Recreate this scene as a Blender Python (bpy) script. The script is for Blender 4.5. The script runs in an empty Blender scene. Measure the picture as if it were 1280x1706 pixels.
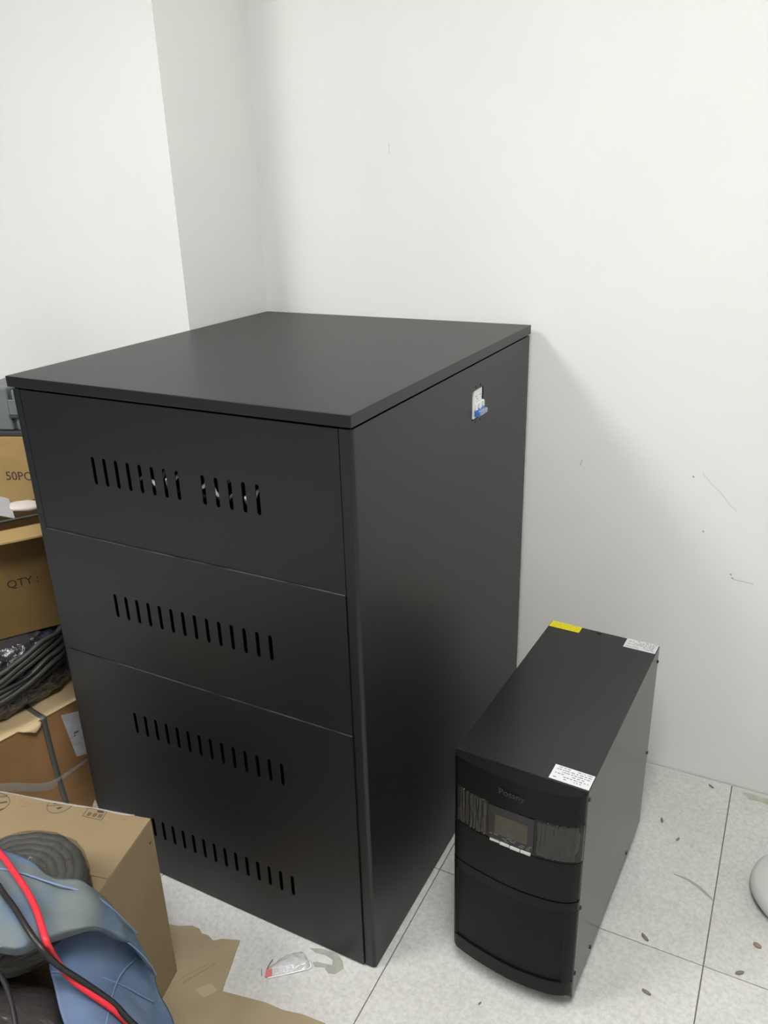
import bpy, bmesh, math, random
from mathutils import Matrix, Vector, noise

scene = bpy.context.scene
C = scene.collection
PI = math.pi
random.seed(7)

# ---------------------------------------------------------------- camera, world, exposure
CAM_LOC = (1.402, -1.0495, 1.5384)
CAM_ROT = [[0.886151, -0.151277, 0.438009], [0.462558, 0.345606, -0.816453], [-0.027869, 0.926106, 0.376233]]
FOCAL = 1348.452
cam_data = bpy.data.cameras.new('camera')
cam_data.sensor_fit = 'HORIZONTAL'
cam_data.sensor_width = 36.0
cam_data.lens = FOCAL / 1280.0 * 36.0
cam_data.clip_start = 0.02
cam = bpy.data.objects.new('camera', cam_data)
C.objects.link(cam)
m = Matrix(CAM_ROT).to_4x4()
m.translation = Vector(CAM_LOC)
cam.matrix_world = m
scene.camera = cam

world = bpy.data.worlds.new('world')
scene.world = world
world.use_nodes = True
world.node_tree.nodes['Background'].inputs[0].default_value = (0.8, 0.85, 0.9, 1)
world.node_tree.nodes['Background'].inputs[1].default_value = 0.05

vs = scene.view_settings
vs.view_transform = 'Standard'
vs.look = 'None'
vs.gamma = 1.0
vs.use_curve_mapping = False
vs.exposure = 0.08
scene.cycles.max_bounces = 8
scene.cycles.diffuse_bounces = 5
scene.cycles.transparent_max_bounces = 12

# unseen ceiling lamps, added to light the room: centre x, y, size x, size y, emission strength (built as fittings further down)
ROOM_H = 2.75
LAMPS = [(-0.55, -1.55, 0.6, 1.2, 27.5),
         (1.35, -0.85, 0.6, 1.2, 26.0),
         (-1.6, -2.6, 0.6, 0.6, 13.0)]

# room frame: turned a touch against the cabinet
RA = 0.0108
YW = 0.911         # back wall
XC = -0.0021       # side of the pillar / inner corner
YP = 0.5634        # front of the pillar
X0, X1, Y0 = -2.2, 3.2, -3.3

# ---------------------------------------------------------------- materials
MATS = {}
def mat(name, color, rough=0.5, metal=0.0, spec=0.5, bump=0.0, bscale=200.0, var=0.0, vscale=8.0,
        color2=None, stretch=None, coat=0.0, trans=0.0, alpha=1.0, emit=None, estr=0.0, detail=4.0, vlo=0.35, vhi=0.65):
    mt = bpy.data.materials.new(name)
    mt.use_nodes = True
    nt = mt.node_tree
    b = nt.nodes['Principled BSDF']
    b.inputs['Roughness'].default_value = rough
    b.inputs['Metallic'].default_value = metal
    b.inputs['Specular IOR Level'].default_value = spec
    b.inputs['Coat Weight'].default_value = coat
    b.inputs['Transmission Weight'].default_value = trans
    b.inputs['Alpha'].default_value = alpha
    col = (*color, 1)
    b.inputs['Base Color'].default_value = col
    tc = nt.nodes.new('ShaderNodeTexCoord')
    vec = tc.outputs['Object']
    if stretch:
        mp = nt.nodes.new('ShaderNodeMapping')
        mp.inputs['Scale'].default_value = stretch
        nt.links.new(vec, mp.inputs['Vector'])
        vec = mp.outputs['Vector']
    if var > 0 or color2:
        n = nt.nodes.new('ShaderNodeTexNoise')
        n.inputs['Scale'].default_value = vscale
        n.inputs['Detail'].default_value = detail
        nt.links.new(vec, n.inputs['Vector'])
        r = nt.nodes.new('ShaderNodeValToRGB')
        c2 = color2 if color2 else tuple(max(0, c * (1 - var)) for c in color)
        r.color_ramp.elements[0].position = vlo
        r.color_ramp.elements[1].position = vhi
        r.color_ramp.elements[0].color = (*c2, 1)
        r.color_ramp.elements[1].color = col
        nt.links.new(n.outputs['Fac'], r.inputs['Fac'])
        nt.links.new(r.outputs['Color'], b.inputs['Base Color'])
    if bump > 0:
        n2 = nt.nodes.new('ShaderNodeTexNoise')
        n2.inputs['Scale'].default_value = bscale
        n2.inputs['Detail'].default_value = 3.0
        nt.links.new(vec, n2.inputs['Vector'])
        bp = nt.nodes.new('ShaderNodeBump')
        bp.inputs['Strength'].default_value = bump
        bp.inputs['Distance'].default_value = 0.01
        nt.links.new(n2.outputs['Fac'], bp.inputs['Height'])
        nt.links.new(bp.outputs['Normal'], b.inputs['Normal'])
    if emit:
        b.inputs['Emission Color'].default_value = (*emit, 1)
        b.inputs['Emission Strength'].default_value = estr
    MATS[name] = mt
    return mt

mat('wall_paint', (0.80, 0.80, 0.785), 0.75, spec=0.25, bump=0.04, bscale=90, var=0.02, vscale=3)
mat('partition', (0.10, 0.115, 0.145), 0.6, var=0.1, vscale=3)
mat('partition_pale', (0.24, 0.25, 0.27), 0.6, var=0.1, vscale=3)
mat('ceiling_paint', (0.82, 0.82, 0.80), 0.9, spec=0.2, bump=0.05, bscale=160)
mat('grout', (0.17, 0.17, 0.16), 0.8, var=0.3, vscale=30)
mat('powder_coat', (0.0070, 0.0076, 0.0092), 0.40, spec=0.5, var=0.1, vscale=5)
mat('interior', (0.012, 0.012, 0.013), 0.6)
mat('wire_grey', (0.34, 0.35, 0.38), 0.4)
mat('ups_metal', (0.010, 0.010, 0.0105), 0.25, spec=0.5)
mat('ups_plastic', (0.004, 0.0042, 0.0044), 0.36, spec=0.17)
mat('ups_recess', (0.0035, 0.0037, 0.004), 0.44, spec=0.15)
mat('screw', (0.012, 0.012, 0.012), 0.4, metal=0.4)
mat('gloss_film', (0.005, 0.005, 0.005), 0.10, spec=0.35, bump=0.5, bscale=11, stretch=(5, 5, 0.7))
mat('loose_film', (0.02, 0.02, 0.02), 0.07, spec=0.8, alpha=0.6)
mat('lcd', (0.055, 0.045, 0.028), 0.25, spec=0.5, var=0.35, vscale=40)
mat('lcd_bezel', (0.004, 0.004, 0.004), 0.2)
mat('silver', (0.55, 0.55, 0.56), 0.35, metal=0.2)
mat('logo', (0.022, 0.022, 0.023), 0.35)
mat('print_grey', (0.16, 0.15, 0.14), 0.6)
mat('paper_white', (0.60, 0.62, 0.63), 0.55)
mat('paper_yellow', (0.74, 0.66, 0.0), 0.5)
mat('ink', (0.16, 0.17, 0.19), 0.7)
mat('ink_red', (0.60, 0.42, 0.01), 0.7)
mat('breaker_white', (0.75, 0.76, 0.75), 0.4)
mat('breaker_blue', (0.06, 0.17, 0.48), 0.4)
mat('breaker_bar', (0.27, 0.34, 0.46), 0.35)
mat('hole_black', (0.004, 0.004, 0.004), 0.7)
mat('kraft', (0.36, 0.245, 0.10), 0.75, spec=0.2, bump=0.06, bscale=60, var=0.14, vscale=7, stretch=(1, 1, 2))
mat('kraft_dark', (0.165, 0.102, 0.036), 0.75, spec=0.2, bump=0.06, bscale=60, var=0.14, vscale=7)  # open carton's walls; their shade is put into the colour
mat('kraft_tan', (0.262, 0.196, 0.112), 0.75, spec=0.2, bump=0.06, bscale=60, var=0.12, vscale=6)
mat('kraft_orange', (0.36, 0.20, 0.085), 0.6, spec=0.3, bump=0.1, bscale=40, var=0.22, vscale=9)
mat('kraft_pale', (0.55, 0.42, 0.24), 0.75, spec=0.2, bump=0.05, bscale=60, var=0.12, vscale=7)
mat('kraft_floor', (0.36, 0.285, 0.185), 0.75, spec=0.2, bump=0.15, bscale=25, var=0.15, vscale=9)
mat('brown_tape', (0.24, 0.145, 0.05), 0.45, spec=0.4)
mat('print_brown', (0.075, 0.05, 0.03), 0.8)
mat('ink_black', (0.012, 0.009, 0.006), 0.8)
mat('print_dark', (0.045, 0.03, 0.02), 0.8)
mat('clear_tape', (0.62, 0.60, 0.55), 0.2, spec=0.6, alpha=0.26, bump=0.3, bscale=60)
mat('strap', (0.11, 0.115, 0.10), 0.35, spec=0.5)
mat('label_paper', (0.62, 0.63, 0.68), 0.6, var=0.2, vscale=60)
mat('cable_black', (0.014, 0.014, 0.014), 0.42)
mat('cable_grey', (0.052, 0.052, 0.047), 0.5, var=0.4, vscale=25)
mat('cable_red', (0.72, 0.030, 0.045), 0.4, spec=0.4)
mat('bag_black', (0.03, 0.03, 0.036), 0.12, spec=0.9, bump=0.6, bscale=80, coat=0.6)
mat('bag_purple', (0.042, 0.036, 0.036), 0.25, spec=0.6, bump=0.8, bscale=14, stretch=(1, 2.5, 1))
mat('coil_wrap', (0.085, 0.08, 0.068), 0.13, spec=0.9, alpha=0.36, bump=0.6, bscale=40, stretch=(1, 1, 3))
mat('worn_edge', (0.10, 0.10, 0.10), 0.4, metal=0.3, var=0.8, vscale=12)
mat('kraft_crease', (0.27, 0.21, 0.13), 0.8)
mat('kraft_patch', (0.405, 0.33, 0.225), 0.8)
mat('denim', (0.105, 0.160, 0.270), 0.9, spec=0.1, bump=0.15, bscale=500, color2=(0.15, 0.20, 0.30), vscale=10)
mat('denim_faded', (0.150, 0.178, 0.180), 0.9, spec=0.1, bump=0.15, bscale=500, color2=(0.095, 0.15, 0.245), vscale=7, vlo=0.32, vhi=0.5)
mat('denim_seam', (0.17, 0.25, 0.38), 0.9, spec=0.1)
mat('grey_case', (0.15, 0.17, 0.175), 0.45, var=0.15, vscale=20)
mat('dark_gap', (0.03, 0.033, 0.035), 0.6)
mat('white_plastic', (0.58, 0.585, 0.565), 0.45, spec=0.5)
mat('pink_plastic', (0.70, 0.62, 0.58), 0.25, spec=0.6)
mat('grey_card', (0.52, 0.52, 0.54), 0.6)
mat('foil', (0.72, 0.72, 0.74), 0.18, spec=0.8, alpha=0.55, bump=0.6, bscale=70)
mat('foil_edge', (0.85, 0.85, 0.86), 0.25, spec=0.8)
mat('red_tag', (0.50, 0.10, 0.085), 0.5)
mat('tape_residue', (0.37, 0.38, 0.33), 0.6, var=0.2, vscale=40)
mat('debris', (0.19, 0.185, 0.165), 0.8)
mat('debris_brown', (0.30, 0.22, 0.17), 0.8)
mat('scuff', (0.34, 0.34, 0.32), 0.8)
mat('wall_scuff', (0.60, 0.60, 0.57), 0.8)
mat('wall_dot', (0.30, 0.30, 0.29), 0.8)
mat('stain', (0.50, 0.51, 0.42), 0.8, var=0.3, vscale=40)
mat('lamp_frame', (0.75, 0.75, 0.75), 0.5)

# stone-patterned vinyl tile
def tile_material():
    mt = mat('vinyl_tile', (0.56, 0.56, 0.535), 0.33, spec=0.4)
    nt = mt.node_tree
    b = nt.nodes['Principled BSDF']
    tc = nt.nodes.new('ShaderNodeTexCoord')
    oi = nt.nodes.new('ShaderNodeObjectInfo')
    sc = nt.nodes.new('ShaderNodeVectorMath'); sc.operation = 'SCALE'
    sc.inputs[0].default_value = (7.0, 3.0, 5.0)
    nt.links.new(oi.outputs['Random'], sc.inputs['Scale'])
    ad = nt.nodes.new('ShaderNodeVectorMath'); ad.operation = 'ADD'
    nt.links.new(tc.outputs['Object'], ad.inputs[0])
    nt.links.new(sc.outputs[0], ad.inputs[1])
    n1 = nt.nodes.new('ShaderNodeTexNoise'); n1.inputs['Scale'].default_value = 110; n1.inputs['Detail'].default_value = 5
    n1.inputs['Roughness'].default_value = 0.7
    n2 = nt.nodes.new('ShaderNodeTexNoise'); n2.inputs['Scale'].default_value = 6; n2.inputs['Detail'].default_value = 3
    nt.links.new(ad.outputs[0], n1.inputs['Vector'])
    nt.links.new(ad.outputs[0], n2.inputs['Vector'])
    r1 = nt.nodes.new('ShaderNodeValToRGB')
    r1.color_ramp.elements[0].position = 0.30; r1.color_ramp.elements[0].color = (0.50, 0.50, 0.48, 1)
    r1.color_ramp.elements[1].position = 0.60; r1.color_ramp.elements[1].color = (0.645, 0.645, 0.625, 1)
    r2 = nt.nodes.new('ShaderNodeValToRGB')
    r2.color_ramp.elements[0].position = 0.35; r2.color_ramp.elements[0].color = (0.93, 0.93, 0.925, 1)
    r2.color_ramp.elements[1].position = 0.65; r2.color_ramp.elements[1].color = (1, 1, 1, 1)
    nt.links.new(n1.outputs['Fac'], r1.inputs['Fac'])
    nt.links.new(n2.outputs['Fac'], r2.inputs['Fac'])
    mx = nt.nodes.new('ShaderNodeMix'); mx.data_type = 'RGBA'; mx.blend_type = 'MULTIPLY'
    mx.inputs['Factor'].default_value = 1.0
    nt.links.new(r1.outputs['Color'], mx.inputs[6])
    nt.links.new(r2.outputs['Color'], mx.inputs[7])
    nt.links.new(mx.outputs[2], b.inputs['Base Color'])
tile_material()

# ---------------------------------------------------------------- mesh helpers
def link(name, me, material, parent=None, smooth=False):
    o = bpy.data.objects.new(name, me)
    C.objects.link(o)
    if material:
        me.materials.append(MATS[material])
    if smooth:
        me.polygons.foreach_set('use_smooth', [True] * len(me.polygons))
    if parent:
        o.parent = parent
    return o

def from_bm(name, bm, material, parent=None, smooth=False, fix=True):
    if fix:
        bmesh.ops.recalc_face_normals(bm, faces=bm.faces)
    me = bpy.data.meshes.new(name)
    bm.to_mesh(me)
    bm.free()
    return link(name, me, material, parent, smooth)

def tag(o, label, cat, group=None, kind=None):
    o['label'] = label
    o['category'] = cat
    if group: o['group'] = group
    if kind: o['kind'] = kind
    return o

def thing(name, label, cat, loc=(0, 0, 0), rotz=0.0, group=None):
    o = bpy.data.objects.new(name, None)
    o.empty_display_size = 0.05
    C.objects.link(o)
    o.location = loc
    o.rotation_euler = (0, 0, rotz)
    return tag(o, label, cat, group)

def add_box(bm, a, b):
    vs_ = [bm.verts.new((x, y, z)) for x in (a[0], b[0]) for y in (a[1], b[1]) for z in (a[2], b[2])]
    fs = [(0, 1, 3, 2), (4, 6, 7, 5), (0, 4, 5, 1), (2, 3, 7, 6), (0, 2, 6, 4), (1, 5, 7, 3)]
    out = [bm.faces.new([vs_[i] for i in f]) for f in fs]
    return vs_, out

def box(name, a, b, material, parent=None, bevel=0.0, seg=2):
    bm = bmesh.new()
    add_box(bm, a, b)
    if bevel > 0:
        bmesh.ops.bevel(bm, geom=list(bm.edges), offset=bevel, segments=seg, profile=0.5, affect='EDGES')
    return from_bm(name, bm, material, parent)

def structure(o):
    o['kind'] = 'structure'
    return o

def fill_plate(outer, holes, t, to3d):
    """flat plate with real holes; to3d(u, v, w) places it, w runs from 0 to t"""
    bm = bmesh.new()
    edges = []
    for loop in [outer] + holes:
        vv = [bm.verts.new((u, v, 0)) for u, v in loop]
        for i in range(len(vv)):
            edges.append(bm.edges.new((vv[i], vv[(i + 1) % len(vv)])))
    bmesh.ops.triangle_fill(bm, use_beauty=True, use_dissolve=False, edges=edges)
    ret = bmesh.ops.extrude_face_region(bm, geom=list(bm.faces))
    for g in ret['geom']:
        if isinstance(g, bmesh.types.BMVert):
            g.co.z += t
    for v in bm.verts:
        v.co = Vector(to3d(*v.co))
    return bm

def slot_loop(cu, v0, v1, w, n=5):
    r = w / 2
    pts = []
    for i in range(n + 1):
        a = PI * i / n
        pts.append((cu + r * math.cos(a), v1 - r + r * math.sin(a)))
    for i in range(n + 1):
        a = PI + PI * i / n
        pts.append((cu + r * math.cos(a), v0 + r + r * math.sin(a)))
    return pts

def catmull(pts, per=8, closed=False):
    P = [Vector(p) for p in pts]
    n = len(P)
    out = []
    rng = n if closed else n - 1
    for i in range(rng):
        if closed:
            a, b, c, d = P[(i - 1) % n], P[i], P[(i + 1) % n], P[(i + 2) % n]
        else:
            b, c = P[i], P[i + 1]
            a = P[i - 1] if i > 0 else b * 2 - c
            d = P[i + 2] if i + 2 < n else c * 2 - b
        for k in range(per):
            t = k / per
            out.append(0.5 * ((2 * b) + (c - a) * t + (2 * a - 5 * b + 4 * c - d) * t * t + (3 * b - a - 3 * c + d) * t ** 3))
    if not closed:
        out.append(P[-1].copy())
    return out

def add_tube(bm, pts, r, sides=10, closed=False, flat=1.0):
    n = len(pts)
    rings = []
    ref = Vector((0, 0, 1))
    for i, p in enumerate(pts):
        if closed:
            tg = pts[(i + 1) % n] - pts[i - 1]
        else:
            tg = pts[min(i + 1, n - 1)] - pts[max(i - 1, 0)]
        tg.normalize()
        s = tg.cross(ref)
        if s.length < 1e-4: s = tg.cross(Vector((1, 0, 0)))
        s.normalize()
        u = s.cross(tg)
        rr = r[i] if isinstance(r, (list, tuple)) else r
        rings.append([bm.verts.new(p + s * (rr * math.cos(2 * PI * k / sides)) + u * (rr * flat * math.sin(2 * PI * k / sides))) for k in range(sides)])
    for i in range(n if closed else n - 1):
        A, B = rings[i], rings[(i + 1) % n]
        for k in range(sides):
            bm.faces.new((A[k], A[(k + 1) % sides], B[(k + 1) % sides], B[k]))
    if not closed:
        bm.faces.new(rings[0][::-1])
        bm.faces.new(rings[-1])

def tube(name, pts, r, material, parent=None, per=8, sides=10, flat=1.0):
    bm = bmesh.new()
    add_tube(bm, catmull(pts, per), r, sides, flat=flat)
    return from_bm(name, bm, material, parent, smooth=True)

def resample_grid(rows, pu, pv):
    a = [catmull(r, pv) for r in rows]
    cols = [catmull([a[i][j] for i in range(len(a))], pu) for j in range(len(a[0]))]
    return [[cols[j][i] for j in range(len(cols))] for i in range(len(cols[0]))]

SURF = {}
def sheet(name, rows, material, parent=None, pu=8, pv=8, thick=0.002, wr=0.0, wscale=20.0, smooth=True):
    g = resample_grid(rows, pu, pv)
    bm = bmesh.new()
    nu, nv = len(g), len(g[0])
    V = [[bm.verts.new(g[i][j]) for j in range(nv)] for i in range(nu)]
    for i in range(nu - 1):
        for j in range(nv - 1):
            bm.faces.new((V[i][j], V[i + 1][j], V[i + 1][j + 1], V[i][j + 1]))
    bmesh.ops.recalc_face_normals(bm, faces=bm.faces)
    bm.normal_update()
    if wr > 0:
        for v in bm.verts:
            v.co += v.normal * (noise.noise(v.co * wscale) * wr)
    surf = [[(V[i][j].co.copy(), V[i][j].normal.copy()) for j in range(nv)] for i in range(nu)]
    bmesh.ops.solidify(bm, geom=list(bm.faces), thickness=thick)
    o = from_bm(name, bm, material, parent, smooth)
    SURF[o.name] = surf
    return o

def lathe(name, prof, material, parent=None, n=32, loc=(0, 0, 0)):
    bm = bmesh.new()
    rings = []
    for r, z in prof:
        rings.append([bm.verts.new((loc[0] + r * math.cos(2 * PI * k / n), loc[1] + r * math.sin(2 * PI * k / n), loc[2] + z)) for k in range(n)])
    for A, B in zip(rings, rings[1:]):
        for k in range(n):
            bm.faces.new((A[k], A[(k + 1) % n], B[(k + 1) % n], B[k]))
    bm.faces.new(rings[0][::-1])
    bm.faces.new(rings[-1])
    return from_bm(name, bm, material, parent, smooth=True)

def text(name, body, size, material, parent, matrix, extrude=0.0):
    cu = bpy.data.curves.new(name, 'FONT')
    cu.body = body
    cu.size = size
    cu.extrude = extrude
    cu.resolution_u = 3
    tmp = bpy.data.objects.new(name + '_tmp', cu)
    C.objects.link(tmp)
    dg = bpy.context.evaluated_depsgraph_get()
    me = bpy.data.meshes.new_from_object(tmp.evaluated_get(dg))
    bpy.data.objects.remove(tmp)
    bpy.data.curves.remove(cu)
    me.transform(matrix)
    me.materials.clear()
    me.name = name
    return link(name, me, material, parent)

FRONT = Matrix.Rotation(PI / 2, 4, 'X')       # text on a face looking towards -y

def quads(name, polys, material, parent, h=0.0004, z=None):
    """thin printed / stuck-on shapes: list of planar loops, extruded by vector h"""
    bm = bmesh.new()
    hv = Vector((0, 0, h)) if not isinstance(h, Vector) else h
    for lp in polys:
        a = [bm.verts.new(Vector(p)) for p in lp]
        b = [bm.verts.new(Vector(p) + hv) for p in lp]
        bm.faces.new(a[::-1]); bm.faces.new(b)
        for i in range(len(a)):
            j = (i + 1) % len(a)
            bm.faces.new((a[i], a[j], b[j], b[i]))
    return from_bm(name, bm, material, parent)

def blob(name, centre, radii, material, parent=None, e=0.6, amp=0.01, scale=10.0, nu=40, nv=24, zmin=None, zmax=None):
    bm = bmesh.new()
    def sp(c, p): return math.copysign(abs(c) ** p, c)
    rings = []
    for j in range(1, nv):
        ph = -PI / 2 + PI * j / nv
        ring = []
        for i in range(nu):
            th = 2 * PI * i / nu
            v = Vector((radii[0] * sp(math.cos(ph), e) * sp(math.cos(th), e),
                        radii[1] * sp(math.cos(ph), e) * sp(math.sin(th), e),
                        radii[2] * sp(math.sin(ph), e)))
            q = v + Vector(centre)
            k = noise.noise(q * scale) + 0.5 * noise.noise(q * scale * 2.3)
            q = q + v.normalized() * (amp * k)
            if zmin is not None: q.z = max(q.z, zmin)
            if zmax is not None: q.z = min(q.z, zmax)
            ring.append(bm.verts.new(q))
        rings.append(ring)
    for A, B in zip(rings, rings[1:]):
        for i in range(nu):
            bm.faces.new((A[i], A[(i + 1) % nu], B[(i + 1) % nu], B[i]))
    bm.faces.new(rings[0][::-1])
    bm.faces.new(rings[-1])
    return from_bm(name, bm, material, parent, smooth=True)

# ---------------------------------------------------------------- the room
floor = structure(box('floor', (X0, Y0, -0.10), (X1, YW + 0.1, -0.004), 'grout'))
floor.rotation_euler.z = RA
TX = 1.396 * math.cos(RA) + 0.317 * math.sin(RA)
TY = -1.396 * math.sin(RA) + 0.317 * math.cos(RA)
G = 0.0011
tile_mesh = {}
for i in range(-6, 3):
    for j in range(-6, 1):
        sy = 0.6 if j < 0 else YW - TY
        key = j == 0
        if key not in tile_mesh:
            bm = bmesh.new()
            add_box(bm, (G, G, -0.004), (0.6 - G, sy - (0.0035 if key else G), 0.0))  # wider dark gap at the wall imitates the shade along its foot
            top = [e for e in bm.edges if all(v.co.z > -0.001 for v in e.verts)]
            bmesh.ops.bevel(bm, geom=top, offset=0.0006, segments=1, affect='EDGES')
            bmesh.ops.recalc_face_normals(bm, faces=bm.faces)
            me = bpy.data.meshes.new('floor_tile')
            bm.to_mesh(me); bm.free()
            me.materials.append(MATS['vinyl_tile'])
            tile_mesh[key] = me
        o = bpy.data.objects.new('floor_tile', tile_mesh[key])
        C.objects.link(o)
        o.parent = floor
        o.location = (TX + 0.6 * i, TY + 0.6 * j, 0)

def shell(name, a, b, material='wall_paint'):
    o = structure(box(name, a, b, material))
    o.rotation_euler.z = RA
    return o
wall_back = shell('wall_back', (XC - 0.2, YW, -0.1), (X1 + 0.1, YW + 0.12, ROOM_H + 0.1))
wall_left = shell('wall_left', (X0, YP, -0.1), (XC, YW + 0.12, ROOM_H + 0.1))          # the boxed pillar in the corner
shell('wall_far_left', (X0 - 0.12, Y0 - 0.12, -0.1), (X0, YW + 0.12, ROOM_H + 0.1), 'partition')  # unseen wall, coloured dark to deepen the cabinet's reflections
shell('wall_right', (X1, Y0 - 0.12, -0.1), (X1 + 0.12, YW, ROOM_H + 0.1))
shell('wall_front', (X0, Y0 - 0.12, -0.1), (X1, Y0, ROOM_H + 0.1), 'partition_pale')  # unseen wall, greyed to dim reflections and bounce light
shell('ceiling', (X0, Y0, ROOM_H), (X1, YW, ROOM_H + 0.1), 'ceiling_paint')

# added lamp panels, out of view
def ceiling_lamp(x, y, sx, sy, strength, label):
    t = thing('ceiling_light', label, 'ceiling light', (x, y, ROOM_H), 0, 'flat ceiling light panels')
    bm = bmesh.new()
    w = 0.02
    for a, b in (((-sx/2, -sy/2), (sx/2, -sy/2 + w)), ((-sx/2, sy/2 - w), (sx/2, sy/2)),
                 ((-sx/2, -sy/2 + w), (-sx/2 + w, sy/2 - w)), ((sx/2 - w, -sy/2 + w), (sx/2, sy/2 - w))):
        add_box(bm, (a[0], a[1], -0.03), (b[0], b[1], 0))
    from_bm('frame', bm, 'lamp_frame', t)
    nm = 'lamp_glow_%.1f' % strength
    if nm not in MATS:
        mat(nm, (0.9, 0.9, 0.9), 0.6, emit=(1.0, 0.985, 0.955), estr=strength)
    box('diffuser', (-sx/2 + w, -sy/2 + w, -0.024), (sx/2 - w, sy/2 - w, -0.012), nm, t)
LAMP_LABELS = ['long ceiling light panel above the cartons, left of the black cabinet',
               'long ceiling light panel above the power supply, right of the black cabinet',
               'small square ceiling light panel at the far end of the room']
for L, lab in zip(LAMPS, LAMP_LABELS):
    ceiling_lamp(*L, lab)

# scuffs on the back wall (children of the wall, wall frame)
def wall_mark(name, pts, w, material):
    """a thin smear following points (x, z) on the back wall"""
    polys = []
    for (x0, z0), (x1, z1) in zip(pts, pts[1:]):
        d = Vector((x1 - x0, z1 - z0)); d.normalize()
        n = Vector((-d.y, d.x)) * w / 2
        polys.append([(x0 + n.x, YW - 0.0003, z0 + n.y), (x1 + n.x, YW - 0.0003, z1 + n.y),
                      (x1 - n.x, YW - 0.0003, z1 - n.y), (x0 - n.x, YW - 0.0003, z0 - n.y)])
    quads(name, polys, material, wall_back, Vector((0, 0.0002, 0)))
wall_mark('scuff_mark', [(0.403, 1.632), (0.403, 1.606)], 0.002, 'wall_scuff')
wall_mark('scuff_mark', [(0.934, 0.870), (0.930, 0.853)], 0.004, 'wall_scuff')
wall_mark('scuff_mark', [(1.225, 0.872), (1.25, 0.845), (1.268, 0.832), (1.29, 0.805), (1.312, 0.786)], 0.0016, 'wall_scuff')
wall_mark('scuff_mark', [(1.327, 0.608), (1.35, 0.606), (1.372, 0.604)], 0.003, 'wall_scuff')
for x, z in ((1.203, 0.862), (1.241, 0.724), (1.317, 0.621), (1.322, 0.612)):
    wall_mark('chip_mark', [(x, z), (x + 0.004, z - 0.003)], 0.003, 'wall_dot')

# ---------------------------------------------------------------- battery cabinet
W, D, H, LID = 0.7853, 0.8903, 1.2076, 0.0215
cab = thing('battery_cabinet', 'large black steel battery cabinet with slotted front panels, standing in the room corner', 'cabinet')
BX0, BX1, BY0, BY1 = 0.004, W - 0.002, 0.004, D - 0.003
ZT = H - LID - 0.004
PC = 'powder_coat'
# lid: folded sheet with a bevelled rim
box('lid', (0, 0, H - LID), (W, D, H), PC, cab, 0.0012, 2)
box('lid_support', (0.02, 0.02, ZT - 0.002), (W - 0.02, D - 0.02, H - LID), 'interior', cab)
# right side with the breaker cut-out and four fixing slots
def side3d(u, v, w): return (BX1 - 0.0015 + w, u, v)
BY, BZ0, BZ1 = 0.5455, 1.0625, 1.126
holes = [[(BY - 0.0335, BZ0), (BY + 0.031, BZ0), (BY + 0.031, BZ1), (BY - 0.0335, BZ1)]]
for dy in (-0.014, 0.013):
    holes.append(slot_loop(BY + dy, BZ1 + 0.0035, BZ1 + 0.0105, 0.0035, 3))
    holes.append(slot_loop(BY + dy, BZ0 - 0.0105, BZ0 - 0.0035, 0.0035, 3))
from_bm('side_panel', fill_plate([(0.014, 0.004), (BY1, 0.004), (BY1, ZT), (0.014, ZT)], holes, 0.0015, side3d), PC, cab)
box('side_panel', (BX0, 0.014, 0.004), (BX0 + 0.0015, BY1, ZT), PC, cab)
box('back_panel', (BX0 + 0.002, BY1 - 0.0015, 0.004), (BX1 - 0.002, BY1, ZT), PC, cab)
box('base', (BX0 + 0.006, 0.012, 0.0), (BX1 - 0.006, BY1 - 0.006, 0.010), PC, cab, 0.001)
# rounded front corner posts
RAIL = 0.0235
def post(mirror):
    prof = []
    r = 0.008
    cx, cy = BX1 - r, BY0 + r
    prof.append((BX1 - RAIL, BY0))
    for i in range(7):
        a = -PI / 2 + (PI / 2) * i / 6
        prof.append((cx + r * math.cos(a), cy + r * math.sin(a)))
    prof.append((BX1, 0.0145))
    prof += [(BX1 - 0.0015, 0.0145)]
    prof += [(BX1 - 0.0016, cy), (cx, BY0 + 0.0015), (BX1 - RAIL, BY0 + 0.0015)]
    # return flange that closes the gap next to the doors
    prof[-1:] = [(BX1 - RAIL + 0.0015, BY0 + 0.0015), (BX1 - RAIL + 0.0015, BY0 + 0.02), (BX1 - RAIL, BY0 + 0.02)]
    if mirror:
        prof = [(BX0 + BX1 - x, y) for x, y in prof]
    bm = bmesh.new()
    a = [bm.verts.new((x, y, 0.004)) for x, y in prof]
    b = [bm.verts.new((x, y, ZT)) for x, y in prof]
    for i in range(len(a)):
        j = (i + 1) % len(a)
        bm.faces.new((a[i], a[j], b[j], b[i]))
    bm.faces.new(a[::-1]); bm.faces.new(b)
    from_bm('corner_post', bm, PC, cab)
post(False); post(True)
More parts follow.
